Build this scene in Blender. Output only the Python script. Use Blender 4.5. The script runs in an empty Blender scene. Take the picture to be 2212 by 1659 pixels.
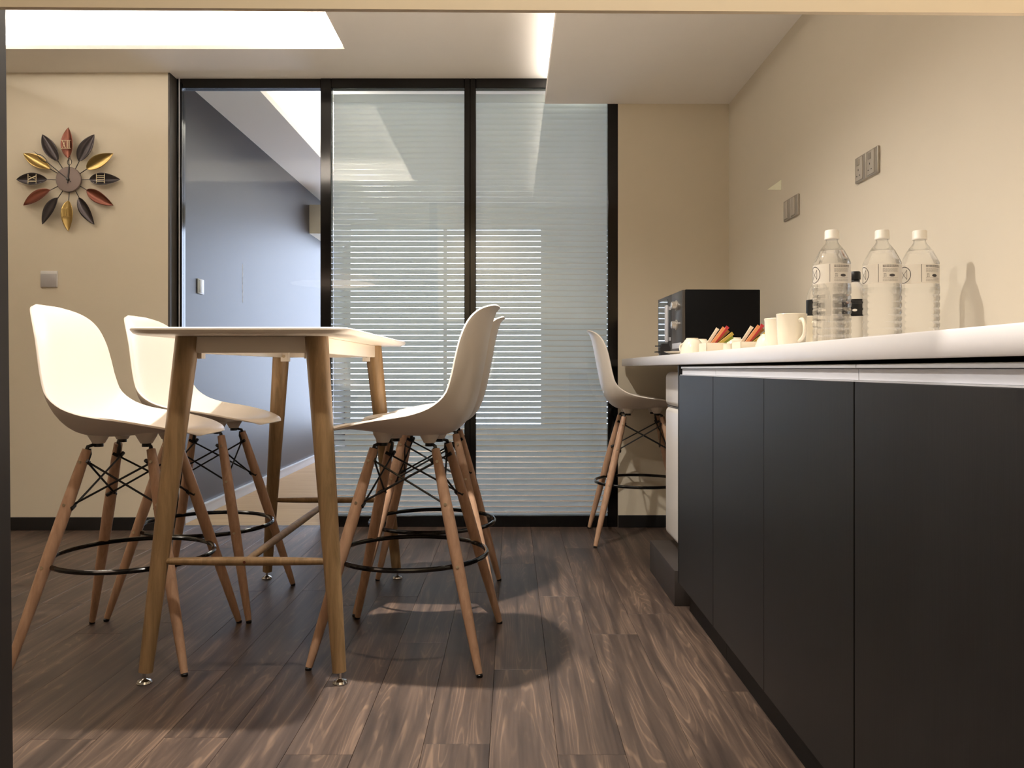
import bpy, bmesh, math, random
from mathutils import Vector, Matrix, Euler
random.seed(7)
PI = math.pi
C = bpy.context.scene.collection
S = bpy.context.scene

# ------------------------------------------------------------------ camera
cd = bpy.data.cameras.new('camera'); cam = bpy.data.objects.new('camera', cd); C.objects.link(cam)
cam.location = (0, 0, 0.847); cam.rotation_euler = (PI/2, 0, 0)
cd.sensor_width = 36; cd.lens = 36*1725/2212; cd.shift_y = -32.5/2212
cd.clip_start = 0.02
S.camera = cam
# ------------------------------------------------------------------ world, lights, exposure
w = bpy.data.worlds.new('world'); S.world = w; w.use_nodes = True
w.node_tree.nodes['Background'].inputs[0].default_value = (0.75, 0.85, 1.0, 1)
w.node_tree.nodes['Background'].inputs[1].default_value = 0.3
S.view_settings.view_transform = 'Standard'; S.view_settings.look = 'None'
S.view_settings.exposure = 0.0; S.view_settings.gamma = 1; S.view_settings.use_curve_mapping = False
S.cycles.sample_clamp_indirect = 6.0
WARM = (1.0, 0.935, 0.85); SOFT = (1.0, 0.95, 0.885)

def area(name, loc, rot, sx, sy, energy, col, spread=PI):
    l = bpy.data.lights.new(name, 'AREA'); l.shape = 'RECTANGLE'; l.size = sx; l.size_y = sy
    l.energy = energy; l.color = col; l.spread = spread
    o = bpy.data.objects.new(name, l); C.objects.link(o); o.location = loc; o.rotation_euler = rot
    return o
UP = (PI, 0, 0)
CEIL = 2.405
# tray cove: LED strips lying on the ledge round the recess
area('tray_led_far', (-1.86, 3.95, 2.445), (PI-0.5, 0, 0), 2.1, 0.03, 26, SOFT)
area('tray_led_near', (-1.86, 1.84, 2.445), (PI+0.5, 0, 0), 2.1, 0.03, 26, SOFT)
area('tray_led_right', (-0.755, 2.9, 2.445), (PI, -0.5, 0), 0.03, 2.0, 22, SOFT)
area('tray_led_left', (-2.96, 2.9, 2.445), (PI, 0.5, 0), 0.03, 2.0, 22, SOFT)
# soffit cove strip
area('soffit_led', (0.245, 2.95, 2.30), (PI, 0.35, 0), 0.03, 2.6, 10, SOFT)
# recessed downlights over the right-hand stools
def spot(name, loc, energy, size, col=WARM, ang=2.4, blend=0.35):
    l = bpy.data.lights.new(name, 'SPOT'); l.energy = energy; l.color = col; l.shadow_soft_size = size
    l.spot_size = ang; l.spot_blend = blend
    o = bpy.data.objects.new(name, l); C.objects.link(o); o.location = loc
    return o
for nm, (dx, dy), e1, e2 in (('', (-0.33, 2.42), 140, 380), ('_near', (-0.28, 1.47), 60, 70)):
    spot('downlight_beam'+nm, (dx, dy, 2.385), e1, 0.03, ang=2.5, blend=0.8)
    spot('downlight_hotspot'+nm, (dx, dy, 2.385), e2, 0.03, ang=1.1, blend=1.0)
spot('header_fill_spot', (0.15, 0.76, 2.38), 110, 0.05)  # unseen spot added to brighten the header board's near face
# far room: LED cove
area('far_room_led', (-1.36, 6.4, 2.475), (PI, 0.5, 0), 0.03, 3.6, 50, SOFT)

# ------------------------------------------------------------------ helpers
def lin(c):
    def f(v):
        v /= 255.0
        return v/12.92 if v <= 0.04045 else ((v+0.055)/1.055)**2.4
    return (f(c[0]), f(c[1]), f(c[2]), 1)

class MB:
    def __init__(s): s.v = []; s.f = []
    def add(s, vs, fs):
        b = len(s.v); s.v += [tuple(v) for v in vs]; s.f += [tuple(b+i for i in f) for f in fs]; return s
    def box(s, x0, x1, y0, y1, z0, z1, bev=0.0, seg=2, M=None):
        if x0 > x1: x0, x1 = x1, x0
        if y0 > y1: y0, y1 = y1, y0
        if z0 > z1: z0, z1 = z1, z0
        bm = bmesh.new(); bmesh.ops.create_cube(bm, size=1)
        for v in bm.verts:
            v.co = Vector(((x0+x1)/2+v.co.x*(x1-x0), (y0+y1)/2+v.co.y*(y1-y0), (z0+z1)/2+v.co.z*(z1-z0)))
        if bev > 0: bmesh.ops.bevel(bm, geom=bm.edges[:], offset=bev, segments=seg, profile=0.5, affect='EDGES')
        return s.frombm(bm, M)
    def frombm(s, bm, M=None):
        if M: bm.transform(M)
        bm.verts.index_update()
        s.add([v.co[:] for v in bm.verts], [[v.index for v in f.verts] for f in bm.faces]); bm.free(); return s
    def tube(s, pts, r, n=10, closed=False, cap=True):
        pts = [Vector(p) for p in pts]; m = len(pts)
        rs = r if isinstance(r, (list, tuple)) else [r]*m
        rings = []; prev = None
        for i, p in enumerate(pts):
            if closed: d = pts[(i+1) % m]-pts[i-1]
            else: d = pts[min(i+1, m-1)]-pts[max(i-1, 0)]
            d.normalize()
            if prev is None:
                a = d.orthogonal().normalized()
            else:
                a = (prev-d*prev.dot(d)).normalized()
            prev = a; b = d.cross(a)
            rings.append([p+(a*math.cos(2*PI*k/n)+b*math.sin(2*PI*k/n))*rs[i] for k in range(n)])
        vs = [v for q in rings for v in q]; fs = []
        for i in range(m if closed else m-1):
            j = (i+1) % m
            for k in range(n):
                fs.append((i*n+k, i*n+(k+1) % n, j*n+(k+1) % n, j*n+k))
        if not closed and cap:
            fs.append(tuple(range(n-1, -1, -1))); fs.append(tuple((m-1)*n+k for k in range(n)))
        return s.add(vs, fs)
    def lathe(s, prof, n=32, c=(0, 0, 0), M=None):
        vs = []; fs = []; m = len(prof)
        for (r, z) in prof:
            for k in range(n):
                a = 2*PI*k/n; p = Vector((r*math.cos(a), r*math.sin(a), z))
                vs.append((M @ p if M else p)+Vector(c))
        for i in range(m-1):
            for k in range(n):
                fs.append((i*n+k, i*n+(k+1) % n, (i+1)*n+(k+1) % n, (i+1)*n+k))
        if prof[0][0] > 1e-6: fs.append(tuple(range(n-1, -1, -1)))
        if prof[-1][0] > 1e-6: fs.append(tuple((m-1)*n+k for k in range(n)))
        return s.add(vs, fs)
    def prism(s, poly, axis, a, b):
        n = len(poly)
        def P(u, v, t): return {'x': (t, u, v), 'y': (u, t, v), 'z': (u, v, t)}[axis]
        vs = [P(u, v, a) for u, v in poly]+[P(u, v, b) for u, v in poly]
        fs = [tuple(range(n-1, -1, -1)), tuple(range(n, 2*n))]+[(i, (i+1) % n, n+(i+1) % n, n+i) for i in range(n)]
        return s.add(vs, fs)
    def mesh(s, name, mat, smooth=True, ang=35):
        me = bpy.data.meshes.new(name); me.from_pydata(s.v, [], s.f); me.update()
        bm = bmesh.new(); bm.from_mesh(me)
        bmesh.ops.remove_doubles(bm, verts=bm.verts, dist=1e-6)
        bmesh.ops.recalc_face_normals(bm, faces=bm.faces); bm.to_mesh(me); bm.free()
        if smooth:
            me.polygons.foreach_set('use_smooth', [True]*len(me.polygons)); me.set_sharp_from_angle(angle=math.radians(ang))
        if mat: me.materials.append(mat)
        return me
    def build(s, name, mat, parent=None, smooth=True, ang=35):
        o = bpy.data.objects.new(name, s.mesh(name, mat, smooth, ang)); C.objects.link(o)
        if parent: o.parent = parent
        return o

def tag(o, label=None, cat=None, group=None, kind=None):
    if label: o['label'] = label
    if cat: o['category'] = cat
    if group: o['group'] = group
    if kind: o['kind'] = kind
    return o
def thing(name, label, cat, loc=(0, 0, 0), rz=0, group=None):
    o = bpy.data.objects.new(name, None); C.objects.link(o); o.empty_display_size = 0.05
    o.location = loc; o.rotation_euler = (0, 0, rz)
    return tag(o, label, cat, group)
def struct(name, mb, mat, label=None, smooth=False):
    o = mb.build(name, mat, None, smooth); o['kind'] = 'structure'
    if label: o['label'] = label
    return o
def copy_tree(o, parent=None):
    c = o.copy(); C.objects.link(c)
    if parent: c.parent = parent
    for ch in list(o.children): copy_tree(ch, c)
    return c

# ------------------------------------------------------------------ materials
def newmat(name):
    m = bpy.data.materials.new(name); m.use_nodes = True
    nt = m.node_tree; b = nt.nodes['Principled BSDF']
    return m, nt, b
def N(nt, t, **kw):
    n = nt.nodes.new(t)
    for k, v in kw.items(): setattr(n, k, v)
    return n
def plain(name, col, rough=0.5, metal=0.0, var=0.04, nscale=30, bump=0.0, coat=0.0, spec=0.5):
    m, nt, b = newmat(name); L = nt.links.new
    tc = N(nt, 'ShaderNodeTexCoord'); nz = N(nt, 'ShaderNodeTexNoise'); nz.inputs['Scale'].default_value = nscale
    nz.inputs['Detail'].default_value = 4
    L(tc.outputs['Object'], nz.inputs['Vector'])
    mx = N(nt, 'ShaderNodeMix', data_type='RGBA'); c = lin(col)
    mx.inputs[6].default_value = tuple(max(0, v*(1-var)) for v in c[:3])+(1,)
    mx.inputs[7].default_value = tuple(min(1, v*(1+var)) for v in c[:3])+(1,)
    L(nz.outputs['Fac'], mx.inputs[0]); L(mx.outputs[2], b.inputs['Base Color'])
    b.inputs['Roughness'].default_value = rough; b.inputs['Metallic'].default_value = metal
    b.inputs['Coat Weight'].default_value = coat; b.inputs['Specular IOR Level'].default_value = spec
    if bump > 0:
        bp = N(nt, 'ShaderNodeBump'); bp.inputs['Strength'].default_value = bump; bp.inputs['Distance'].default_value = 0.002
        L(nz.outputs['Fac'], bp.inputs['Height']); L(bp.outputs[0], b.inputs['Normal'])
    return m
def grain(name, c1, c2, scale=(40, 40, 3), rough=0.45, rnd=False, contrast=(0.35, 0.65), bump=0.1, spec=0.5):
    m, nt, b = newmat(name); L = nt.links.new
    tc = N(nt, 'ShaderNodeTexCoord'); mp = N(nt, 'ShaderNodeMapping'); mp.inputs['Scale'].default_value = scale
    src = tc.outputs['Object']
    oi = N(nt, 'ShaderNodeObjectInfo')
    ml = N(nt, 'ShaderNodeVectorMath', operation='SCALE'); ml.inputs[0].default_value = (13.1, 7.7, 3.3)
    L(oi.outputs['Random'], ml.inputs['Scale'])
    ad = N(nt, 'ShaderNodeVectorMath', operation='ADD'); L(src, ad.inputs[0]); L(ml.outputs[0], ad.inputs[1])
    L(ad.outputs[0], mp.inputs['Vector'])
    nz = N(nt, 'ShaderNodeTexNoise'); nz.inputs['Scale'].default_value = 1.0; nz.inputs['Detail'].default_value = 8
    nz.inputs['Roughness'].default_value = 0.65; nz.inputs['Distortion'].default_value = 0.6
    L(mp.outputs[0], nz.inputs['Vector'])
    cr = N(nt, 'ShaderNodeValToRGB'); cr.color_ramp.elements[0].position = contrast[0]; cr.color_ramp.elements[1].position = contrast[1]
    cr.color_ramp.elements[0].color = lin(c1); cr.color_ramp.elements[1].color = lin(c2)
    L(nz.outputs['Fac'], cr.inputs[0])
    b.inputs['Roughness'].default_value = rough; b.inputs['Specular IOR Level'].default_value = spec
    if bump > 0:
        bp = N(nt, 'ShaderNodeBump'); bp.inputs['Strength'].default_value = bump; bp.inputs['Distance'].default_value = 0.001
        L(nz.outputs['Fac'], bp.inputs['Height']); L(bp.outputs[0], b.inputs['Normal'])
    L(cr.outputs[0], b.inputs['Base Color'])
    return m
def floor_mat():
    m, nt, b = newmat('vinyl_plank'); L = nt.links.new
    tc = N(nt, 'ShaderNodeTexCoord'); oi = N(nt, 'ShaderNodeObjectInfo')
    ml = N(nt, 'ShaderNodeVectorMath', operation='SCALE'); ml.inputs[0].default_value = (5.3, 17.9, 3.3); L(oi.outputs['Random'], ml.inputs['Scale'])
    ad = N(nt, 'ShaderNodeVectorMath', operation='ADD'); L(tc.outputs['Object'], ad.inputs[0]); L(ml.outputs[0], ad.inputs[1])
    mp = N(nt, 'ShaderNodeMapping'); mp.inputs['Scale'].default_value = (20, 1.3, 1); L(ad.outputs[0], mp.inputs['Vector'])
    n1 = N(nt, 'ShaderNodeTexNoise'); n1.inputs['Scale'].default_value = 1.6; n1.inputs['Detail'].default_value = 6; n1.inputs['Distortion'].default_value = 0.4
    L(mp.outputs[0], n1.inputs['Vector'])
    # cathedral grain: contour lines of a stretched noise
    mp2 = N(nt, 'ShaderNodeMapping'); mp2.inputs['Scale'].default_value = (9, 0.8, 1); L(ad.outputs[0], mp2.inputs['Vector'])
    n2 = N(nt, 'ShaderNodeTexNoise'); n2.inputs['Scale'].default_value = 1.0; n2.inputs['Detail'].default_value = 2.5; n2.inputs['Roughness'].default_value = 0.35
    L(mp2.outputs[0], n2.inputs['Vector'])
    mu = N(nt, 'ShaderNodeMath', operation='MULTIPLY'); mu.inputs[1].default_value = 190; L(n2.outputs['Fac'], mu.inputs[0])
    sn = N(nt, 'ShaderNodeMath', operation='SINE'); L(mu.outputs[0], sn.inputs[0])
    cr2 = N(nt, 'ShaderNodeValToRGB'); cr2.color_ramp.elements[0].position = 0.55; cr2.color_ramp.elements[1].position = 0.98
    cr2.color_ramp.elements[0].color = (0, 0, 0, 1); cr2.color_ramp.elements[1].color = (1, 1, 1, 1); L(sn.outputs[0], cr2.inputs[0])
    # fine streaks
    mp3 = N(nt, 'ShaderNodeMapping'); mp3.inputs['Scale'].default_value = (140, 4, 1); L(ad.outputs[0], mp3.inputs['Vector'])
    n3 = N(nt, 'ShaderNodeTexNoise'); n3.inputs['Scale'].default_value = 1; n3.inputs['Detail'].default_value = 5; L(mp3.outputs[0], n3.inputs['Vector'])
    cr = N(nt, 'ShaderNodeValToRGB'); e = cr.color_ramp.elements
    e[0].position = 0.30; e[0].color = lin((60, 47, 41)); e[1].position = 0.72; e[1].color = lin((114, 92, 77))
    k = e.new(0.5); k.color = lin((86, 69, 59)); L(n1.outputs['Fac'], cr.inputs[0])
    # mask where cathedral lines show
    mm = N(nt, 'ShaderNodeMath', operation='MULTIPLY'); L(cr2.outputs[0], mm.inputs[0])
    cr4 = N(nt, 'ShaderNodeValToRGB'); cr4.color_ramp.elements[0].position = 0.45; cr4.color_ramp.elements[1].position = 0.62; L(n1.outputs['Fac'], cr4.inputs[0])
    L(cr4.outputs[0], mm.inputs[1])
    m2 = N(nt, 'ShaderNodeMath', operation='MULTIPLY'); m2.inputs[1].default_value = 0.42; L(mm.outputs[0], m2.inputs[0])
    mx = N(nt, 'ShaderNodeMix', data_type='RGBA'); L(m2.outputs[0], mx.inputs[0]); L(cr.outputs[0], mx.inputs[6]); mx.inputs[7].default_value = lin((160, 130, 105))
    mx2 = N(nt, 'ShaderNodeMix', data_type='RGBA', blend_type='OVERLAY'); mx2.inputs[0].default_value = 0.55
    L(mx.outputs[2], mx2.inputs[6]); L(n3.outputs['Color'], mx2.inputs[7])
    bw = N(nt, 'ShaderNodeRGBToBW'); L(n3.outputs['Color'], bw.inputs[0]); L(bw.outputs[0], mx2.inputs[7])
    hs = N(nt, 'ShaderNodeHueSaturation'); hs.inputs['Saturation'].default_value = 0.95
    mr = N(nt, 'ShaderNodeMapRange'); mr.inputs['To Min'].default_value = 0.49; mr.inputs['To Max'].default_value = 0.64
    L(oi.outputs['Random'], mr.inputs['Value']); L(mr.outputs[0], hs.inputs['Value']); L(mx2.outputs[2], hs.inputs['Color'])
    L(hs.outputs[0], b.inputs['Base Color'])
    b.inputs['Roughness'].default_value = 0.42; b.inputs['Specular IOR Level'].default_value = 0.35
    bp = N(nt, 'ShaderNodeBump'); bp.inputs['Strength'].default_value = 0.15; bp.inputs['Distance'].default_value = 0.001
    L(n3.outputs['Fac'], bp.inputs['Height']); L(bp.outputs[0], b.inputs['Normal'])
    return m
def glass_pane(name='clear_pane', ior=1.52):
    m, nt, b = newmat(name); L = nt.links.new; nt.nodes.remove(b)
    out = nt.nodes['Material Output']
    t = N(nt, 'ShaderNodeBsdfTransparent'); t.inputs[0].default_value = (0.93, 0.96, 0.95, 1)
    g = N(nt, 'ShaderNodeBsdfGlossy'); g.inputs['Roughness'].default_value = 0.0; g.inputs['Color'].default_value = (1, 1, 1, 1)
    fr = N(nt, 'ShaderNodeFresnel'); fr.inputs['IOR'].default_value = ior
    mx = N(nt, 'ShaderNodeMixShader'); L(fr.outputs[0], mx.inputs[0]); L(t.outputs[0], mx.inputs[1]); L(g.outputs[0], mx.inputs[2]); L(mx.outputs[0], out.inputs[0])
    return m
def slat_mat():
    m, nt, b = newmat('blind_slat'); L = nt.links.new; nt.nodes.remove(b); out = nt.nodes['Material Output']
    d = N(nt, 'ShaderNodeBsdfDiffuse'); d.inputs[0].default_value = lin((232, 232, 220))
    t = N(nt, 'ShaderNodeBsdfTranslucent'); t.inputs[0].default_value = lin((240, 243, 243))
    g = N(nt, 'ShaderNodeBsdfGlossy'); g.inputs['Roughness'].default_value = 0.35
    mx = N(nt, 'ShaderNodeMixShader'); mx.inputs[0].default_value = 0.42
    m2 = N(nt, 'ShaderNodeMixShader'); m2.inputs[0].default_value = 0.05
    tc = N(nt, 'ShaderNodeTexCoord'); nz = N(nt, 'ShaderNodeTexNoise'); nz.inputs['Scale'].default_value = 8
    L(tc.outputs['Object'], nz.inputs['Vector']); mr = N(nt, 'ShaderNodeMapRange'); mr.inputs['To Min'].default_value = 0.55; mr.inputs['To Max'].default_value = 0.65
    L(nz.outputs['Fac'], mr.inputs['Value']); L(mr.outputs[0], mx.inputs[0])
    L(d.outputs[0], mx.inputs[1]); L(t.outputs[0], mx.inputs[2]); L(mx.outputs[0], m2.inputs[1]); L(g.outputs[0], m2.inputs[2]); L(m2.outputs[0], out.inputs[0])
    return m
def clear(name, ior, col=(0.97, 0.985, 0.98, 1), rough=0.0, see=0.0):
    m, nt, b = newmat(name)
    if see > 0:
        t = N(nt, 'ShaderNodeBsdfTransparent'); mx = N(nt, 'ShaderNodeMixShader'); mx.inputs[0].default_value = see
        nt.links.new(b.outputs[0], mx.inputs[1]); nt.links.new(t.outputs[0], mx.inputs[2]); nt.links.new(mx.outputs[0], nt.nodes['Material Output'].inputs[0])
    b.inputs['Base Color'].default_value = col; b.inputs['Transmission Weight'].default_value = 1
    b.inputs['IOR'].default_value = ior; b.inputs['Roughness'].default_value = rough
    return m
def film(name, col, alpha, rough=0.3):
    m, nt, b = newmat(name); L = nt.links.new; out = nt.nodes['Material Output']
    b.inputs['Base Color'].default_value = lin(col); b.inputs['Roughness'].default_value = rough
    t = N(nt, 'ShaderNodeBsdfTransparent'); mx = N(nt, 'ShaderNodeMixShader'); mx.inputs[0].default_value = alpha
    L(t.outputs[0], mx.inputs[1]); L(b.outputs[0], mx.inputs[2]); L(mx.outputs[0], out.inputs[0])
    return m
def emit(name, col, st):
    m, nt, b = newmat(name)
    b.inputs['Base Color'].default_value = lin((230, 230, 230)); b.inputs['Emission Color'].default_value = lin(col); b.inputs['Emission Strength'].default_value = st
    return m

M_wall = plain('cream_paint', (213, 202, 181), 0.55, var=0.02, nscale=6, bump=0.02)
M_wallR = plain('cream_paint_satin', (217, 207, 189), 0.4, var=0.02, nscale=6, bump=0.02)
M_ceil = plain('ceiling_paint', (240, 234, 226), 0.8, var=0.015, nscale=8)
M_header = plain('header_paint', (238, 218, 184), 0.6, var=0.015, nscale=8)
M_dark = plain('accent_wall_paint', (58, 53, 55), 0.45, spec=0.35, var=0.07, nscale=3.5, bump=0.03)
M_black = plain('black_frame', (9, 8, 8), 0.1, var=0.1, spec=0.4)
M_base = plain('black_skirting', (18, 17, 17), 0.4, var=0.1)
M_reveal = plain('dark_reveal', (58, 53, 46), 0.5)
M_column = plain('dark_jamb', (30, 26, 24), 0.5)
M_floor = floor_mat()
M_sub = plain('floor_base', (24, 20, 18), 0.8)
M_farfloor = grain('pale_laminate', (160, 130, 98), (180, 150, 116), (3, 60, 1), 0.75, bump=0.02, spec=0.2)
M_alu = plain('brushed_aluminium', (206, 207, 212), 0.4, metal=0.2, var=0.03)
M_alu2 = plain('aluminium_channel', (212, 213, 220), 0.45, metal=0.0, var=0.03)
M_cab = grain('dark_veneer', (20, 19, 19), (31, 30, 29), (420, 420, 7), 0.42, contrast=(0.3, 0.7), bump=0.08, spec=0.4)
M_kick = plain('black_plinth', (12, 11, 11), 0.6)
M_plinth = plain('brown_plinth', (52, 46, 43), 0.45)
M_counter = plain('white_quartz', (236, 232, 232), 0.22, var=0.01, nscale=120)
M_shell = plain('white_plastic_shell', (236, 226, 214), 0.32, var=0.01)
M_leg = grain('beech_dowel', (166, 130, 104), (190, 154, 126), (60, 60, 5), 0.4)
M_oak = grain('oak_leg', (122, 98, 66), (154, 124, 88), (55, 55, 4), 0.42)
M_wire = plain('black_steel', (8, 8, 9), 0.35)
M_ring = plain('black_gloss_tube', (6, 6, 7), 0.12)
M_chrome = plain('chrome', (210, 210, 210), 0.08, metal=1.0)
M_screw = plain('steel_screw', (205, 190, 165), 0.3, metal=0.9)
M_tw = plain('white_lacquer', (238, 228, 214), 0.3, var=0.01)
M_gold = plain('brushed_gold', (158, 134, 82), 0.33, metal=0.85, nscale=60, var=0.12)
M_brown = plain('bronze_red', (104, 56, 40), 0.36, metal=0.55, nscale=60, var=0.15)
M_char = plain('charcoal_leaf', (52, 46, 46), 0.32, metal=0.6, nscale=60, var=0.12)
M_disc = plain('pewter_disc', (112, 98, 92), 0.4, metal=0.5)
M_cream = plain('cream_numeral', (226, 212, 176), 0.5)
M_hand = plain('black_hand', (16, 14, 14), 0.4)
M_sw = plain('silver_switch', (176, 172, 172), 0.4, metal=0.2)
M_swhite = plain('white_switch', (224, 222, 220), 0.4)
M_socket = plain('silver_socket', (158, 150, 138), 0.35, metal=0.35)
M_sockd = plain('socket_rocker', (176, 168, 156), 0.35, metal=0.2)
M_hole = plain('dark_hole', (26, 24, 22), 0.7)
M_mwb = plain('microwave_black', (7, 7, 8), 0.65, spec=0.12)
M_mwf = plain('microwave_panel', (70, 66, 62), 0.35, metal=0.3)
M_mwg = plain('microwave_glass', (8, 9, 10), 0.05, coat=0.5)
M_silver = plain('silver_knob', (200, 194, 186), 0.25, metal=0.7)
M_china = plain('cream_china', (240, 230, 208), 0.18, var=0.01, coat=0.3)
M_fridge = plain('white_enamel', (234, 228, 222), 0.3, var=0.01)
M_gap = plain('grey_gasket', (96, 92, 90), 0.6)
M_capw = plain('white_cap', (238, 232, 220), 0.4)
M_black_cap = plain('black_cap', (14, 14, 15), 0.4)
M_water = clear('bottled_water', 1.33, (0.985, 0.99, 0.985, 1), see=0.5)
M_pet = clear('clear_plastic', 1.12, see=0.5)
M_label = film('clear_label', (236, 228, 214), 0.62)
M_ink = plain('grey_ink', (96, 92, 90), 0.6)
M_ink2 = plain('dark_ink', (62, 58, 60), 0.6)
M_blab = plain('black_label', (16, 17, 18), 0.35)
M_ac = plain('ivory_plastic', (206, 196, 176), 0.45)
M_shade = plain('pendant_shade', (226, 196, 170), 0.6)
M_glass = glass_pane(); M_glass2 = glass_pane('coated_pane', 1.17)
M_slat = slat_mat()
M_cord = plain('white_cord', (206, 204, 196), 0.7)
M_win = emit('daylight_pane', (214, 225, 255), 8.5)
M_led = emit('led_diffuser', (255, 226, 180), 12)
M_diff = emit('warm_diffuser', (255, 222, 196), 3.0)
M_streak = plain('pale_streak_matte', (214, 212, 214), 0.8)
M_lightpatch = plain('painted_light_patch', (255, 251, 224), 0.4)

# ------------------------------------------------------------------ structure
YB = 4.28            # partition plane
XR = 1.163           # right wall
YF = 8.6             # far room's end wall
fl = struct('floor', MB().box(-3.4, XR, -1.6, 4.33, -0.05, -0.006), M_sub, 'dark brown wood-look plank floor')
# planks: 0.15 m wide, running away from the camera
PW = 0.1495
plen = {}
def plank_mesh(ln):
    k = round(ln, 3)
    if k not in plen:
        plen[k] = MB().box(-PW/2+0.0001, PW/2-0.0001, -ln/2+0.0003, ln/2-0.0003, -0.006, 0.0, bev=0.0005, seg=1).mesh('plank', M_floor, False)
    return plen[k]
offs = {0: 1.804, 1: 2.25, -2: 1.754, -6: 1.826, 2: 1.754}
i = 0
for i in range(-23, 9):
    x0 = -0.05+(i-1)*0.15; x1 = x0+0.15
    if x1 < -3.4 or x0 > XR: continue
    start = offs.get(i, random.uniform(1.2, 2.3)); y = start
    while y > -0.4: y -= 1.22
    while y < 4.33:
        ya, yb = max(y, -1.6), min(y+1.22, 4.33)
        if yb-ya > 0.05:
            o = bpy.data.objects.new('plank', plank_mesh(yb-ya)); C.objects.link(o)
            o.location = ((x0+x1)/2, (ya+yb)/2, 0); o.parent = fl
        y += 1.22
struct('floor_far_room', MB().box(-1.8, 3.0, 4.33, YF, -0.05, 0.0), M_farfloor, 'pale laminate floor beyond the glass')
# walls
wl = struct('wall_back_left', MB().box(-3.4, -1.809, 4.2, 4.36, 0, 2.6), M_wall, 'cream wall carrying the leaf clock')
struct('trim_1', MB().box(-1.809, -1.80, 4.2, YB+0.06, 0, CEIL), M_reveal, 'dark reveal beside the glass partition')
struct('wall_left', MB().box(-3.5, -3.4, -1.6, 4.36, 0, 2.6), M_wall)
struct('wall_rear', MB().box(-3.5, XR+0.1, -1.7, -1.6, 0, 2.6), M_wall)
struct('wall_right', MB().box(XR, XR+0.1, -1.6, 4.4, 0, 2.6), M_wallR, 'cream wall behind the counter')
struct('wall_back_right', MB().box(0.568, 3.1, YB, 4.4, 0, 2.6), M_wall, 'olive cream wall at the end of the counter')
dw = struct('wall_far_room_left', MB().box(-1.9, -1.80, 4.36, YF, 0, 2.6), M_dark, 'dark grey accent wall seen through the clear pane')
struct('wall_far_room_right', MB().box(3.0, 3.1, 4.4, YF, 0, 2.7), M_wall)
struct('wall_far_room_end', MB().box(-1.9, -1.78, YF, YF+0.1, 0, 2.7).box(0.35, 3.1, YF, YF+0.1, 0, 2.7).box(-1.78, 0.35, YF, YF+0.1, 0, 0.2).box(-1.78, 0.35, YF, YF+0.1, 2.4, 2.7), M_wall)
wf = struct('window_far_room', MB().box(-1.78, 0.35, YF, YF+0.06, 0.2, 0.25).box(-1.78, 0.35, YF, YF+0.06, 2.35, 2.4).box(-1.78, -1.74, YF, YF+0.06, 0.25, 2.35).box(0.31, 0.35, YF, YF+0.06, 0.25, 2.35).box(-0.74, -0.70, YF, YF+0.06, 0.25, 2.35), M_swhite)
MB().box(-1.74, -0.74, YF+0.03, YF+0.04, 0.25, 2.35).build('pane', M_win, wf, False)
MB().box(-0.70, 0.31, YF+0.03, YF+0.04, 0.25, 2.35).build('pane', M_win, wf, False)
# skirtings
struct('baseboard_back_left', MB().box(-3.4, -1.809, 4.186, 4.2, 0, 0.068, 0.002), M_base)
struct('baseboard_back_right', MB().box(0.568, XR, YB-0.014, YB, 0, 0.064, 0.002), M_base)
struct('baseboard_far_room', MB().box(-1.80, -1.785, 4.36, YF, 0, 0.058, 0.002).box(-1.80, -1.778, 4.36, YF, 0.058, 0.066), M_alu)
# ceiling board with the tray opening
TX0, TX1, TY0, TY1 = -2.9, -0.815, 1.9, 3.888
cb = MB()
cb.box(-3.4, TX0, -1.6, 4.36, CEIL, CEIL+0.02); cb.box(TX1, 0.62, -1.6, 4.36, CEIL, CEIL+0.02)
cb.box(TX0, TX1, -1.6, TY0, CEIL, CEIL+0.02); cb.box(TX0, TX1, TY1, 4.36, CEIL, CEIL+0.02)
cb.box(0.62, XR, -1.6, 1.6, CEIL, CEIL+0.02)
struct('ceiling', cb, M_ceil, 'plain white ceiling with a recessed light tray')
tb = MB(); a = 0.13
tb.box(TX0-a, TX1+a, TY0-a, TY1+a, 2.575, 2.6)
tb.box(TX0-a-0.02, TX0-a, TY0-a, TY1+a, CEIL+0.02, 2.6); tb.box(TX1+a, TX1+a+0.02, TY0-a, TY1+a, CEIL+0.02, 2.6)
tb.box(TX0-a, TX1+a, TY0-a-0.02, TY0-a, CEIL+0.02, 2.6); tb.box(TX0-a, TX1+a, TY1+a, TY1+a+0.02, CEIL+0.02, 2.6)
struct('ceiling_tray', tb, M_ceil, 'glowing white light recess in the ceiling')
sf = MB(); sf.box(0.177, XR, 1.6, YB, 2.268, 2.285); sf.box(0.177, 0.19, 1.6, YB, 2.285, 2.315); sf.box(0.6, 0.62, 1.6, YB, 2.285, CEIL); sf.box(0.177, XR, 1.6, 1.62, 2.285, CEIL)
struct('ceiling_soffit', sf, M_ceil, 'lowered ceiling over the counter')
# far room ceiling with its cove
fc = MB(); fc.box(-1.8, -1.43, 4.36, YF, 2.425, 2.445); fc.box(-1.445, -1.43, 4.36, YF, 2.445, 2.46); fc.box(-1.62, 3.0, 4.36, YF, 2.6, 2.62); fc.box(-1.64, -1.62, 4.36, YF, 2.445, 2.62)
fc.box(-1.8, 3.0, 4.345, 4.365, 2.40, 2.62)
struct('ceiling_far_room', fc, M_ceil)
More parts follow.
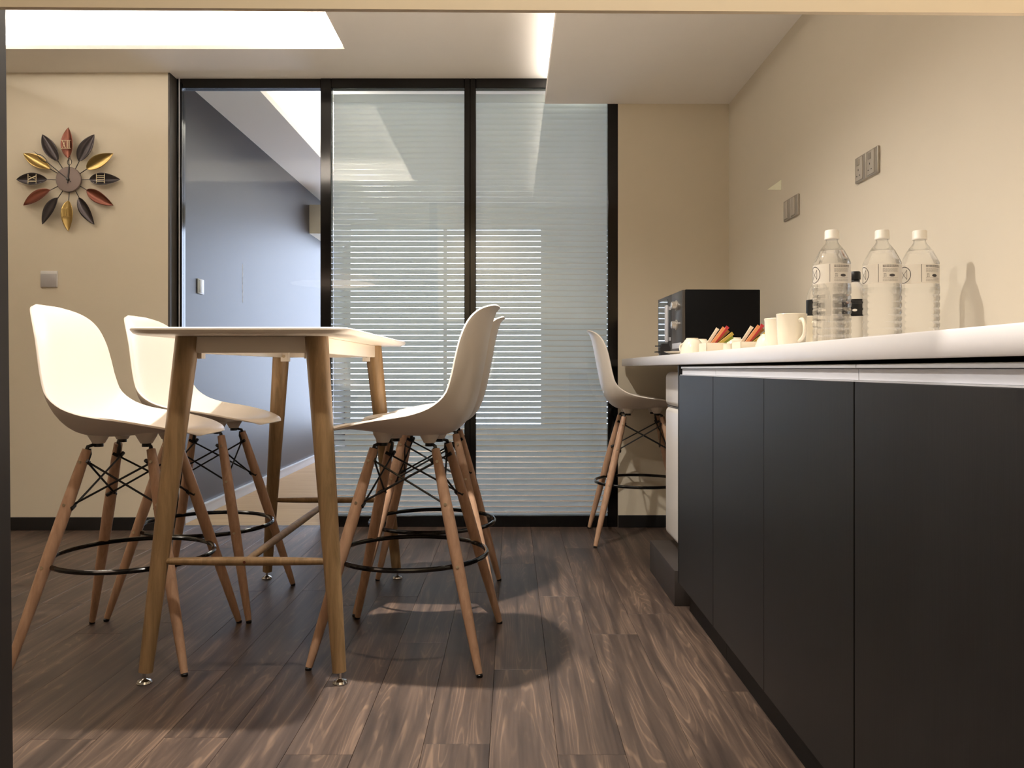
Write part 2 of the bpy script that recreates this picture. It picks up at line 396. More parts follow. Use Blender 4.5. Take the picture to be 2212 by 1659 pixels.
# header board overhead and jamb on the left (the opening the photograph is taken through)
hd = MB().box(-0.76, XR-0.002, 0.992, 1.0, 0, 0.86)
for k, v in enumerate(hd.v):
    x, y, z = v; hd.v[k] = (x, y, (1.293-0.0059*x if z < 0.4 else CEIL))
struct('trim_2', hd, M_header, 'cream header board across the top')
jm = MB().box(-0.76, -0.692, 1.03, 1.10, 0, CEIL)
for k, v in enumerate(jm.v):
    x, y, z = v; jm.v[k] = (x+0.0075-0.0098*z, y, z)
struct('trim_3', jm, M_column, 'dark vertical jamb at the left edge')

# ------------------------------------------------------------------ glass partition
def frame_box(par, name, x0, x1, z0, z1, y0=YB, y1=YB+0.05, mat=None): return MB().box(x0, x1, y0, y1, z0, z1, 0.002, 1).build(name, mat or M_black, par)
ZT = CEIL; RT = 0.062
def panel(name, x0, x1, sl, sr, label, zt=ZT, y0=YB):
    o = bpy.data.objects.new(name, None); C.objects.link(o); tag(o, label, None, None, 'structure')
    frame_box(o, 'stile', x0, x0+sl, 0, zt, y0, y0+0.05); frame_box(o, 'stile', x1-sr, x1, 0, zt, y0, y0+0.05)
    frame_box(o, 'rail', x0+sl, x1-sr, zt-0.052, zt, y0, y0+0.05); frame_box(o, 'rail', x0+sl, x1-sr, 0, 0.06, y0, y0+0.05)
    MB().box(x0+sl, x1-sr, y0+0.012, y0+0.02, 0.06, zt-0.052).build('pane', M_glass, o, False)
    return o
p = bpy.data.objects.new('window_1', None); C.objects.link(p); tag(p, 'clear glass panel with black frame beside the clock wall', None, None, 'structure')
frame_box(p, 'stile', -1.80, -1.772, 0, ZT, YB+0.005, YB+0.055); frame_box(p, 'rail', -1.772, -1.027, ZT-0.05, ZT, YB+0.005, YB+0.055)
MB().box(-1.786, -1.782, YB-0.001, YB+0.006, 0, ZT).build('edge_strip', M_alu, p, False)
MB().box(-1.772, -1.027, YB+0.02, YB+0.028, 0.0, ZT-0.05).build('pane', M_glass2, p, False)
panel('window_2', -1.027, -0.2245, 0.057, 0.031, 'black framed glass panel with a blind in the middle')
panel('window_3', -0.2245, 0.568, 0.031, 0.0545, 'black framed glass panel with a blind beside the counter wall')
# venetian blinds behind the glass: every slat its own object
def slat_mesh(wd):
    n = 6; W = 0.0298; rise = 0.005; t = 0.0006; tilt = math.radians(62)
    tilt = -tilt+PI; up = []; lo = []
    for k in range(n+1):
        u = -W/2+W*k/n; h = rise*(1-(2*u/W)**2)
        for off, l in ((h, up), (h-t, lo)):
            y = u*math.cos(tilt)-off*math.sin(tilt); z = u*math.sin(tilt)+off*math.cos(tilt)
            l.append((y, z))
    poly = up+lo[::-1]
    m = MB(); nn = len(poly)
    vs = [(-wd/2, y, z) for y, z in poly]+[(wd/2, y, z) for y, z in poly]
    fs = [(i, (i+1) % nn, nn+(i+1) % nn, nn+i) for i in range(nn)]
    m.add(vs, fs)
    return m.mesh('slat', M_slat, True, 60)
def blind(x0, x1, label):
    b = thing('venetian_blind', label, 'blind', ((x0+x1)/2, YB+0.085, 0), 0, 'blinds behind the glass partition')
    wd = x1-x0; MB().box(-wd/2, wd/2, -0.015, 0.02, 2.30, 2.345, 0.003).build('headrail', M_slat, b)
    MB().box(-wd/2, wd/2, -0.012, 0.014, 0.012, 0.03, 0.004).build('bottom_rail', M_slat, b)
    me = slat_mesh(wd); z = 0.05
    while z < 2.30:
        o = bpy.data.objects.new('slat', me); C.objects.link(o); o.parent = b; o.location = (0, 0, z); z += 0.0302
    for f in (-0.36, 0.36): MB().tube([(wd*f, 0.018, 0.03), (wd*f, 0.018, 2.31)], 0.0008, 6).build('ladder_cord', M_cord, b)
blind(-0.975, -0.245, 'pale venetian blind behind the middle glass panel')
blind(-0.2, 0.53, 'pale venetian blind behind the glass panel nearest the counter')

# ------------------------------------------------------------------ bar stools
def smooth_curve(pts, n):
    # Catmull-Rom resample
    P = [Vector(p) for p in pts]; m = len(P)-1; out = []
    for k in range(n+1):
        t = k/n*m; i = min(int(t), m-1); u = t-i
        p0, p1, p2, p3 = P[max(i-1, 0)], P[i], P[i+1], P[min(i+2, m)]
        out.append(0.5*((2*p1)+(p2-p0)*u+(2*p0-5*p1+4*p2-p3)*u*u+(3*p1-p0-3*p2+p3)*u**3))
    return out
cen = [(.256, 0, .655), (.243, 0, .668), (.205, 0, .672), (.14, 0, .665), (.07, 0, .656), (-.01, 0, .649), (-.08, 0, .648), (-.13, 0, .660), (-.168, 0, .697), (-.192, 0, .757), (-.208, 0, .828), (-.220, 0, .89), (-.231, 0, .95), (-.242, 0, .995), (-.254, 0, 1.025), (-.268, 0, 1.038)]
rim = [(.232, .105, .652), (.212, .150, .664), (.178, .188, .676), (.12, .212, .690), (.06, .225, .702), (0, .231, .711), (-.055, .233, .722), (-.105, .231, .742), (-.143, .226, .776), (-.160, .220, .825), (-.171, .214, .880), (-.182, .205, .930), (-.198, .190, .975), (-.217, .165, 1.006), (-.240, .125, 1.026), (-.262, .065, 1.037)]
NL, NW = 44, 28
cc = smooth_curve(cen, NL); rr = smooth_curve(rim, NL)
sh = MB(); vs = []; fs = []
for i in range(NL+1):
    for j in range(NW+1):
        v = -1+2*j/NW; a = abs(v)
        k = a**2.6
        x = cc[i].x+(rr[i].x-cc[i].x)*k; z = cc[i].z+(rr[i].z-cc[i].z)*k; y = 0.97*rr[i].y*math.copysign(a**0.96, v)
        vs.append((x, y, z))
for i in range(NL):
    for j in range(NW):
        q = i*(NW+1)+j; fs.append((q, q+1, q+NW+2, q+NW+1))
sh.add(vs, fs)
def leg_pt(sx, sy, z, zt=0.632):
    t = (zt-z)/zt
    return Vector((sx*(0.088+(0.244-0.088)*t), sy*(0.092+(0.233-0.092)*t), z))
def make_stool():
    t = thing('bar_stool', 'x', 'stool')
    o = sh.build('seat_shell', M_shell, t, True, 80)
    sm = o.modifiers.new('thickness', 'SOLIDIFY'); sm.thickness = 0.006; sm.offset = 0
    bv = o.modifiers.new('edge', 'BEVEL'); bv.width = 0.002; bv.segments = 2; bv.limit_method = 'ANGLE'; bv.angle_limit = math.radians(60)
    for sx in (1, -1):
        for sy in (1, -1):
            # boss moulded under the seat with the black bracket bent onto the leg
            MB().lathe([(0.017, 0.628), (0.020, 0.634), (0.030, 0.652), (0.032, 0.665)], 16, (sx*0.070, sy*0.074, 0)).build('seat_boss', M_shell, t)
            top = leg_pt(sx, sy, 0.60); d = (leg_pt(sx, sy, 0.0)-top).normalized()
            br = MB(); br.lathe([(0.013, 0.618), (0.013, 0.629)], 12, (sx*0.070, sy*0.074, 0))
            mid = leg_pt(sx, sy, 0.617); mid.x = top.x+sx*0.002
            br.tube([(sx*0.070, sy*0.074, 0.6235), (sx*0.082, sy*0.084, 0.624), tuple(leg_pt(sx, sy, 0.620)), tuple(leg_pt(sx, sy, 0.607)), tuple(leg_pt(sx, sy, 0.59))], [0.0048, 0.0048, 0.0055, 0.006, 0.006], 10)
            inn = Vector((-sx, -sy, 0)).normalized()*0.0125
            br.tube([leg_pt(sx, sy, 0.614)+inn*0.6, leg_pt(sx, sy, 0.598)+inn, leg_pt(sx, sy, 0.572)+inn], [0.004, 0.006, 0.006], 8)
            br.build('bracket', M_wire, t)
            # tapered dowel leg
            pts = []; rs = []
            for k in range(13):
                u = k/12; z = 0.612*(1-u)+0.008*u
                pts.append(leg_pt(sx, sy, z)); rs.append(0.0125+0.0055*math.sin(PI*min(1, u*1.0)**0.8)-0.0015*u if u < 0.999 else 0.0098)
            lg = MB().tube(pts, rs, 14).build('leg', M_leg, t)
            MB().lathe([(0.0085, 0.0), (0.0095, 0.002), (0.0095, 0.007), (0.006, 0.010)], 12, tuple(leg_pt(sx, sy, 0.004)*1.0-Vector((0, 0, 0.004)))).build('glide', M_wire, lg)
            for zz in (0.575, 0.455, 0.285):
                c = leg_pt(sx, sy, zz); nrm = Vector((0, sy, 0.2)).normalized()
                MB().tube([c+nrm*0.012, c+nrm*0.0188], 0.0042, 10).build('screw', M_screw, lg)
    L4 = [(1, 1), (1, -1), (-1, -1), (-1, 1)]
    for k in range(4):
        A = L4[k]; B = L4[(k+1) % 4]
        for (P, Q) in ((A, B), (B, A)):
            p0 = leg_pt(P[0], P[1], 0.578); p1 = leg_pt(Q[0], Q[1], 0.448)
            inn = Vector((-(P[0]+Q[0]), -(P[1]+Q[1]), 0)).normalized()*0.012
            if (P, Q) == (B, A): inn = inn*1.45
            q0, q1 = p0+inn, p1+inn
            r = MB().tube([q0, q1], 0.0031, 8); d = (q1-q0).normalized()
            r.tube([q0-d*0.006, q0+d*0.012], 0.006, 8); r.tube([q1-d*0.012, q1+d*0.006], 0.006, 8)
            r.build('cross_wire', M_wire, t)
    ring = MB().tube([(0.229*math.cos(2*PI*k/48), 0.229*math.sin(2*PI*k/48), 0.285) for k in range(48)], 0.0072, 10, closed=True)
    rg = ring.build('foot_ring', M_ring, t)
    for sx in (1, -1):
        for sy in (1, -1):
            c = leg_pt(sx, sy, 0.285); u = Vector((c.x, c.y, 0)).normalized()
            MB().tube([u*0.226+Vector((0, 0, .285)), u*0.246+Vector((0, 0, .285))], 0.005, 8).build('bolt', M_wire, rg)
    return t
st = make_stool()
stools = [(-0.307, 2.452, math.radians(174), 'white shell bar stool nearest the counter side of the table, seat edge brightly lit'),
          (-0.295, 2.965, math.radians(180), 'white shell bar stool mostly hidden behind the stool on the right of the table'),
          (-1.150, 2.43, math.radians(1), 'white shell bar stool in front left of the table, near the dark jamb'),
          (-1.110, 2.905, math.radians(-2.5), 'white shell bar stool on the left of the table, partly behind the table corner'),
          (0.645, 4.005, math.radians(-2), 'white shell bar stool tucked under the far end of the counter')]
for k, (x, y, r, lb) in enumerate(stools):
    o = st if k == 0 else copy_tree(st)
    o.location = (x, y, 0); o.rotation_euler = (0, 0, r); tag(o, lb, 'stool', 'white shell bar stools')

# ------------------------------------------------------------------ bar table
tx, ty = -0.727, 2.69
tb = thing('bar_table', 'tall white topped bar table on splayed oak legs', 'table', (tx, ty, 0))
def rrect(hx, hy, r, n=8):
    pts = []
    for (cx, cy, a0) in ((hx-r, hy-r, 0), (-hx+r, hy-r, 90), (-hx+r, -hy+r, 180), (hx-r, -hy+r, 270)):
        for k in range(n+1):
            a = math.radians(a0+90*k/n); pts.append((cx+r*math.cos(a), cy+r*math.sin(a)))
    return pts
m = MB(); lay = [(0.938, 0.016), (0.942, 0.006), (0.950, 0.0), (0.954, 0.0), (0.957, 0.003)]
rings = []
for z, ins in lay: rings.append([(x, y, z) for x, y in rrect(0.296-ins, 0.60-ins, 0.06-ins*0.5)])
nn = len(rings[0]); vs = [v for q in rings for v in q]; fs = [tuple(range(nn-1, -1, -1)), tuple((len(rings)-1)*nn+i for i in range(nn))]
for i in range(len(rings)-1):
    for k in range(nn): fs.append((i*nn+k, i*nn+(k+1) % nn, (i+1)*nn+(k+1) % nn, (i+1)*nn+k))
m.add(vs, fs).build('tabletop', M_tw, tb)
LT = (0.180, 0.455); LB = (0.264, 0.538)
def tleg(sx, sy, z):
    t = (0.938-z)/0.938
    return Vector((sx*(LT[0]+(LB[0]-LT[0])*t), sy*(LT[1]+(LB[1]-LT[1])*t), z))
ap0, ap1 = 0.892, 0.9375
MB().box(-LT[0]+0.02, LT[0]-0.02, -LT[1]-0.012, -LT[1]+0.012, ap0, ap1, 0.002).build('apron', M_tw, tb)
MB().box(-LT[0]+0.02, LT[0]-0.02, LT[1]-0.012, LT[1]+0.012, ap0, ap1, 0.002).build('apron', M_tw, tb)
for s in (-1, 1): MB().box(s*LT[0]-0.012, s*LT[0]+0.012, -LT[1]+0.02, LT[1]-0.02, ap0, ap1, 0.002).build('apron', M_tw, tb)
for sx in (1, -1):
    for sy in (1, -1):
        pts = [tleg(sx, sy, 0.938*(1-u/10)+0.030*(u/10)) for u in range(11)]
        rs = [0.0325-0.0140*(u/10)**1.1 for u in range(11)]
        lg = MB().tube(pts, rs, 20).build('leg', M_oak, tb)
        f = tleg(sx, sy, 0.0); c = (f.x, f.y, 0)
        MB().lathe([(0.0195, 0.0), (0.0205, 0.003), (0.017, 0.008), (0.006, 0.012), (0.0045, 0.014), (0.0045, 0.034)], 20, c).build('levelling_foot', M_chrome, lg)
        # white corner bracket on the inner side with its bolt
        b = MB().box(sx*(LT[0]-0.032), sx*(LT[0]-0.006), sy*(LT[1]-0.036), sy*(LT[1]-0.032), ap0-0.016, ap1, 0.001).box(sx*(LT[0]-0.036), sx*(LT[0]-0.032), sy*(LT[1]-0.036), sy*(LT[1]-0.006), ap0-0.016, ap1, 0.001).build('corner_bracket', M_tw, tb)
        MB().tube([(sx*(LT[0]-0.019), sy*(LT[1]-0.034), 0.896), (sx*(LT[0]-0.019), sy*(LT[1]-0.041), 0.896)], 0.0055, 10).build('bolt', M_screw, b)
zs = 0.322
for sy in (-1, 1):
    a = tleg(1, sy, zs); n = 12
    pts = [(-a.x+2*a.x*k/n, a.y, zs) for k in range(n+1)]; rs = [0.0085+0.0035*math.sin(PI*k/n)**0.7 for k in range(n+1)]
    MB().tube(pts, rs, 12).build('stretcher', M_oak, tb)
a = tleg(1, 1, zs); n = 12
MB().tube([(0, -a.y+2*a.y*k/n, zs) for k in range(n+1)], [0.0085+0.0035*math.sin(PI*k/n)**0.7 for k in range(n+1)], 12).build('stretcher', M_oak, tb)
MB().tube([(0, -a.y-0.0125, zs), (0, -a.y-0.0105, zs)], 0.004, 10).build('screw', M_brown, tb)

# ------------------------------------------------------------------ counter run
XC = 0.583
ct = MB()
prof = rrect(0.5, 0.5, 0.1)
pl = [(0.580, -1.2), (XR-0.001, -1.2), (XR-0.001, 4.25)]+[(0.580+0.03-0.03*math.sin(math.radians(a)), 4.25-0.03+0.03*math.cos(math.radians(a))) for a in range(0, 91, 15)]
nn = len(pl); lv = [(0.862, 0.001), (0.864, 0.0), (0.897, 0.0), (0.9, 0.002)]
vs = []; fs = []
for z, ins in lv:
    for (x, y) in pl: vs.append((x+(ins if x < 1 else 0), y-(ins if y > 4 else 0), z))
fs.append(tuple(range(nn-1, -1, -1))); fs.append(tuple(3*nn+i for i in range(nn)))
for i in range(3):
    for k in range(nn): fs.append((i*nn+k, i*nn+(k+1) % nn, (i+1)*nn+(k+1) % nn, (i+1)*nn+k))
wt = ct.add(vs, fs).build('worktop', M_counter)
tag(wt, 'long white worktop slab running along the right wall', 'worktop')
def cabinet(y0, y1, seams, label, endpanel=False):
    t = thing('base_cabinet', label, 'cabinet', (XC, (y0+y1)/2, 0), 0, 'dark base cabinets under the worktop'); ym = (y0+y1)/2
    MB().box(0.022, XR-XC-0.002, y0-ym, y1-ym-(0.012 if endpanel else 0), 0.1, 0.815).build('carcass', M_cab, t)
    if endpanel: MB().box(-0.001, XR-XC-0.002, y1-ym-0.010, y1-ym, 0.1, 0.860).build('end_panel', M_cab, t)
    e = [y0]+seams+[y1-(0.012 if endpanel else 0)]
    for k in range(len(e)-1): MB().box(0, 0.019, e[k]-ym+0.001, e[k+1]-ym-0.001, 0.1, 0.825, 0.0008, 1).build('door', M_cab, t)
    # aluminium finger-pull channel above the doors
    c = MB(); q0 = y0-ym; q1 = y1-ym-(0.03 if endpanel else 0)
    c.box(0.008, 0.020, q0, q1, 0.828, 0.847)
    pr = c.build('pull_channel', M_alu2, t)
    MB().box(0.0, 0.012, q0, q1, 0.8252, 0.8275).build('channel_lip', M_alu, pr)
    MB().box(0.003, 0.022, q0-0.0, q1, 0.848, 0.855, 0.0008, 1).build('channel_rail', M_alu, pr)
    MB().box(0.04, 0.05, y0-ym, y1-ym-(0.0), 0.0, 0.099).build('kickboard', M_kick, t)
cabinet(2.318, 2.80, [], 'narrow dark base cabinet at the end of the run, beside the white fridge', True)
cabinet(1.362, 2.316, [1.849], 'dark veneer base cabinet with two doors in the middle of the run')
cabinet(0.40, 1.360, [0.885], 'dark veneer base cabinet nearest the right edge of the picture')
# plinth box and mini fridge in the knee space
MB().box(0.58, XR-0.003, 2.85, 3.36, 0, 0.127, 0.001).build('fridge_plinth', M_plinth)
tag(bpy.data.objects['fridge_plinth'], 'low brown plinth box on the floor under the white fridge', 'plinth')
fr = thing('mini_fridge', 'white rounded mini fridge beside the dark cabinet end', 'fridge', (0.64, 2.86, 0.127))
MB().box(0.05, 0.50, 0.005, 0.475, 0.03, 0.70, 0.008).build('body', M_fridge, fr)
def bulge(z0, z1, nm):
    bm = bmesh.new(); bmesh.ops.create_cube(bm, size=1)
    for v in bm.verts: v.co = Vector((0.024+v.co.x*0.048, 0.24+v.co.y*0.48, (z0+z1)/2+v.co.z*(z1-z0)))
    bmesh.ops.bevel(bm, geom=bm.edges[:], offset=0.022, segments=5, profile=0.5, affect='EDGES')
    return MB().frombm(bm).build(nm, M_fridge, fr)
bulge(0.035, 0.565, 'door'); bulge(0.568, 0.708, 'freezer_door')
MB().box(0.01, 0.046, 0.006, 0.474, 0.563, 0.570).build('gasket', M_gap, fr)
for x in (0.1, 0.45):
    for y in (0.05, 0.43): MB().lathe([(0.016, 0), (0.016, 0.022), (0.01, 0.03)], 12, (x, y, 0)).build('foot', M_kick, fr)

# ------------------------------------------------------------------ microwave
mw = thing('microwave_oven', 'black microwave oven on the worktop with two silver knobs', 'microwave', (0.672, 3.15, 0.9), math.radians(1.5))
MB().box(0.012, 0.31, 0, 0.46, 0.014, 0.261, 0.003).build('body', M_mwb, mw)
MB().box(0.0, 0.012, 0.19, 0.46, 0.016, 0.259, 0.002).build('door', M_mwf, mw)
dr = mw.children[-1]
MB().box(-0.0015, 0.002, 0.255, 0.44, 0.03, 0.245, 0.0008, 1).build('window', M_mwg, dr)
MB().box(-0.022, -0.010, 0.198, 0.226, 0.06, 0.215, 0.004).box(-0.012, 0.001, 0.203, 0.221, 0.066, 0.08).box(-0.012, 0.001, 0.203, 0.221, 0.195, 0.209).build('handle', M_alu, dr)
MB().box(0.0, 0.012, 0.0, 0.189, 0.016, 0.259, 0.002).build('control_panel', M_mwf, mw); cp = mw.children[-1]
for z in (0.205, 0.126):
    MB().lathe([(0.021, 0), (0.021, 0.003), (0.017, 0.005), (0.0155, 0.020), (0.013, 0.022)], 24, (0.0, 0.097, z), Matrix.Rotation(-PI/2, 4, 'Y')).build('knob', M_silver, cp)
MB().box(-0.003, 0.001, 0.02, 0.165, 0.03, 0.052, 0.001).build('door_button', M_alu, cp)
for x in (0.03, 0.28):
    for y in (0.03, 0.43): MB().lathe([(0.013, 0), (0.013, 0.016)], 12, (x, y, 0)).build('foot', M_kick, mw)
# black power plug with its cord lying by the microwave
pg = thing('power_plug', 'black power plug lying on the worktop in front of the microwave', 'plug', (0.622, 3.25, 0.9))
MB().prism([(-0.02, 0.0), (0.018, 0.0), (0.021, 0.03), (0.013, 0.05), (-0.013, 0.05), (-0.022, 0.03)], 'y', -0.016, 0.016).build('plug_body', M_kick, pg)
for (y, z) in ((0, 0.04), (-0.01, 0.016), (0.01, 0.016)): MB().box(-0.040, -0.018, y-0.003, y+0.003, z-0.002, z+0.002).build('pin', M_wire, pg)
MB().tube(smooth_curve([(0.018, 0, 0.014), (0.03, 0.0, 0.008), (0.04, 0.03, 0.0045), (0.035, 0.08, 0.0045), (0.02, 0.16, 0.0045), (0.03, 0.30, 0.0045), (0.09, 0.43, 0.0045), (0.25, 0.50, 0.0045)], 30), 0.0042, 8).build('cord', M_wire, pg)

# ------------------------------------------------------------------ tea things
def mug(x, y, rot, label):
    t = thing('mug', label, 'mug', (x, y, 0.9), rot, 'mugs beside the bottles')
    MB().lathe([(0.026, 0), (0.030, 0.002), (0.034, 0.01), (0.0365, 0.04), (0.0385, 0.087), (0.0395, 0.090), (0.0385, 0.0915), (0.0365, 0.0895), (0.034, 0.04), (0.031, 0.008), (0.0, 0.006)], 32).build('cup_body', M_china, t)
    MB().tube(smooth_curve([(0.035, 0, 0.072), (0.052, 0, 0.074), (0.062, 0, 0.055), (0.057, 0, 0.032), (0.034, 0, 0.018)], 16), 0.0048, 10).build('handle', M_china, t)
mug(0.735, 2.10, math.radians(-78), 'cream mug in front of the other mugs, handle toward the camera')
mug(0.762, 2.285, math.radians(60), 'cream mug furthest left of the three mugs')
mug(0.818, 2.205, math.radians(-90), 'cream mug just left of the water bottles, mostly hidden')
def cup(x, y, label, rot=0):
    t = thing('teacup', label, 'cup', (x, y, 0.9), rot, 'upturned teacups')
    MB().lathe([(0.041, 0.0), (0.0425, 0.001), (0.040, 0.018), (0.033, 0.038), (0.024, 0.050), (0.0215, 0.051), (0.021, 0.055), (0.018, 0.055), (0.018, 0.052), (0.0, 0.051)], 32).build('cup_body', M_china, t)
    MB().tube(smooth_curve([(0.041, 0, 0.012), (0.054, 0, 0.012), (0.056, 0, 0.028), (0.044, 0, 0.036), (0.034, 0, 0.034)], 14), 0.0036, 8).build('handle', M_china, t)
cup(0.632, 2.80, 'upturned cream teacup closest to the microwave knobs', 2.2)
cup(0.682, 2.885, 'upturned cream teacup behind the left dish of sachets', 0.4)
cup(0.765, 2.745, 'upturned cream teacup between the two dishes of sachets', 0.5)
cup(0.793, 2.47, 'upturned cream teacup just left of the mugs, mostly hidden', 0.5)
sc = MB().lathe([(0.0, 0.002), (0.03, 0.0), (0.045, 0.003), (0.072, 0.012), (0.073, 0.0135), (0.045, 0.006), (0.0, 0.0045)], 36).build('saucer', M_china); sc.location = (0.652, 3.04, 0.9)
tag(sc, 'shallow cream saucer in front of the microwave', 'saucer')
def dish(x, y, label, rz):
    o = thing('sachet_dish', label, 'dish', (x, y, 0.9), rz, 'square dishes of sachets')
    d = MB(); h = 0.034; a = 0.036
    d.box(-a, a, -a, a, 0, 0.005, 0.001); 
    for s in (-1, 1): d.box(s*a-s*0.004, s*a, -a, a, 0, h, 0.0012); d.box(-a, a, s*a-s*0.004, s*a, 0, h, 0.0012)
    d.build('dish_body', M_china, o)
    return o
MS = {'red': plain('red_paper', (196, 52, 58), 0.5), 'orange': plain('orange_paper', (226, 146, 92), 0.5), 'brown': plain('brown_paper', (150, 100, 44), 0.5),
      'yellow': plain('yellow_paper', (206, 178, 84), 0.5), 'green': plain('green_paper', (150, 168, 60), 0.5), 'cream': plain('cream_paper', (240, 224, 196), 0.5)}
def sachets(dx, dy, where):
    ks = ['cream', 'orange', 'red', 'brown', 'yellow', 'green']
    for k, c in enumerate(ks):
        ln = [0.082, 0.088, 0.098, 0.092, 0.088, 0.082][k]; tilt = math.radians([32, 36, 40, 46, 52, 58][k])
        b = MB(); n = 8
        for i in range(1):
            b.box(-0.0055, 0.0055, -0.0016, 0.0016, 0, ln, 0.001, 1)
        # crimped ends: thin flat tabs of the same stick
        b.box(-0.006, 0.006, -0.0004, 0.0004, ln-0.001, ln+0.006)
        o = b.build('sugar_sachet', MS[c])
        o.location = (dx-0.028+0.005*k, dy-0.020+[0.030, 0.0, 0.012, 0.034, 0.006, 0.022][k], 0.9065+0.003)
        o.rotation_euler = Euler((0, tilt, math.radians(-8+3*k)), 'XYZ')
        # turn the flat side to face the room
        tag(o, f'slim {c} sugar sachet leaning in the {where} dish', 'sachet', f'sachets in the {where} dish')
dish(0.676, 2.69, 'square cream dish of sachets nearer the microwave front', 0.1); sachets(0.676, 2.69, 'left')
dish(0.757, 2.575, 'square cream dish of sachets nearer the mugs', 0.1); sachets(0.757, 2.575, 'right')
sd = MB().lathe([(0.016, 0), (0.024, 0.003), (0.026, 0.028), (0.0275, 0.030), (0.025, 0.029), (0.022, 0.005), (0, 0.004)], 24).build('creamer_bowl', M_china)
sd.location = (0.723, 2.64, 0.9); tag(sd, 'tiny cream bowl between the two dishes of sachets', 'bowl')

# ------------------------------------------------------------------ water bottles
def ribbon(mb, pts, R, wd, closed=False):
    # flat ink stroke wrapped on a cylinder; pts are (arc length, z)
    P = [Vector(p) for p in pts]; n = len(P); vs = []; fs = []
    for i in range(n):
        d = (P[(i+1) % n]-P[i-1]) if closed else (P[min(i+1, n-1)]-P[max(i-1, 0)])
        d = d.normalized(); nr = Vector((-d.y, d.x))*wd/2
        for q in (P[i]+nr, P[i]-nr):
            a = q.x/R; vs.append((R*math.sin(a), -R*math.cos(a), q.y))
    for i in range(n if closed else n-1):
        j = (i+1) % n; fs.append((2*i, 2*i+1, 2*j+1, 2*j))
    mb.add(vs, fs); return mb
def patch(mb, R, a0, a1, z0, z1, n=24):
    vs = []; fs = []
    for i in range(n+1):
        a = a0+(a1-a0)*i/n
        for z in (z0, z1): vs.append((R*math.sin(a), -R*math.cos(a), z))
    for i in range(n): fs.append((2*i, 2*i+2, 2*i+3, 2*i+1))
    mb.add(vs, fs); return mb
def bigprof():
    pr = [(0.0, 0.006), (0.022, 0.004), (0.034, 0.0005), (0.041, 0.002), (0.0455, 0.010)]
    z = 0.022
    while z < 0.140:
        pr += [(0.0465, z), (0.0465, z+0.009), (0.0448, z+0.012), (0.0448, z+0.0145)]; z += 0.0168
    pr += [(0.0462, 0.146), (0.0468, 0.152), (0.0462, 0.158), (0.0455, 0.160), (0.0455, 0.214), (0.0460, 0.217), (0.0440, 0.223), (0.0385, 0.234), (0.0315, 0.248)]
    return pr
def big_bottle(x, y, az, label):
    view = math.atan2(x, y)                       # the label is printed on; az turns it from the camera side
    t = thing('water_bottle', label, 'bottle', (x, y, 0.9), -view+az, 'large water bottles')
    bp = bigprof()
    MB().lathe(bp+[(0.0, 0.248)], 48).build('bottle_body', M_water, t, True, 50)
    neck = [(0.0316, 0.2482), (0.024, 0.259), (0.0175, 0.267), (0.0145, 0.273), (0.0142, 0.284), (0.0130, 0.284), (0.0133, 0.273), (0.0163, 0.267), (0.0228, 0.2588), (0.0303, 0.2484)]
    mb = MB(); n = 40; m = len(neck); vs = []; fs = []
    for (r, z) in neck:
        for k in range(n): vs.append((r*math.cos(2*PI*k/n), r*math.sin(2*PI*k/n), z))
    for i in range(m):
        j = (i+1) % m
        for k in range(n): fs.append((i*n+k, i*n+(k+1) % n, j*n+(k+1) % n, j*n+k))
    mb.add(vs, fs).build('neck', M_pet, t, True, 50)
    cp = []
    cap = MB().lathe([(0.0175, 0.279), (0.0180, 0.2805), (0.0178, 0.283), (0.0172, 0.284), (0.0172, 0.300), (0.0158, 0.3025), (0.0, 0.3028)], 36).build('cap', M_capw, t)
    R = 0.0462
    lb = patch(MB(), R, -1.75, 1.75, 0.163, 0.212, 48).build('label', M_label, t)
    R2 = R+0.0004; ink = MB()
    # circled bow-tie emblem
    ex, ez = -0.052, 0.187; er = 0.0205
    ribbon(ink, [(ex+er*math.cos(2*PI*k/36), ez+er*math.sin(2*PI*k/36)) for k in range(36)], R2, 0.0018, True)
    for seg in (((-.010, .012), (.010, -.012)), ((-.010, -.012), (.010, .012)), ((.010, .012), (.010, -.012)), ((-.010, .012), (-.010, -.012))):
        q = [(ex+seg[0][0]+(seg[1][0]-seg[0][0])*k/5, ez+seg[0][1]+(seg[1][1]-seg[0][1])*k/5) for k in range(6)]; ribbon(ink, q, R2, 0.0012)
    ribbon(ink, [(-0.006, 0.166+0.0455*k/4) for k in range(5)], R2, 0.0010)
    ink.build('emblem_print', M_ink2, lb)
    tx_ = MB()
    def line(x0, x1, z, wd):
        # a printed text line broken into word-long dashes
        xx = x0; rs = random.Random(int(z*1e5))
        while xx < x1:
            l = min(rs.uniform(0.002, 0.006), x1-xx); ribbon(tx_, [(xx, z), (xx+l*0.5, z), (xx+l, z)], R2, wd); xx += l+0.0008
    for z, wd in ((0.2075, 0.0017), (0.2040, 0.0017), (0.1990, 0.0007), (0.1966, 0.0007), (0.1942, 0.0007), (0.1918, 0.0007), (0.1760, 0.0008), (0.1725, 0.0008), (0.1690, 0.0007)): line(0.004, 0.047 if wd > 0.001 else 0.043, z, wd)
    for z in (0.187, 0.1845, 0.182, 0.1795): line(0.006, 0.013, z, 0.0009)
    tx_.build('text_print', M_ink, lb)
    ov = MB(); vs = []
    for k in range(24):
        a = 2*PI*k/24; u = 0.027+0.0075*math.cos(a); z = 0.1825+0.0036*math.sin(a); vs.append((R2*math.sin(u/R2), -R2*math.cos(u/R2), z))
    ov.add(vs, [tuple(range(24))]).build('oval_mark', M_ink2, lb)
    # embossed highlights of the tamper ring
    return t
big_bottle(0.821, 2.05, math.radians(2), 'large clear water bottle with white cap, leftmost of the three')
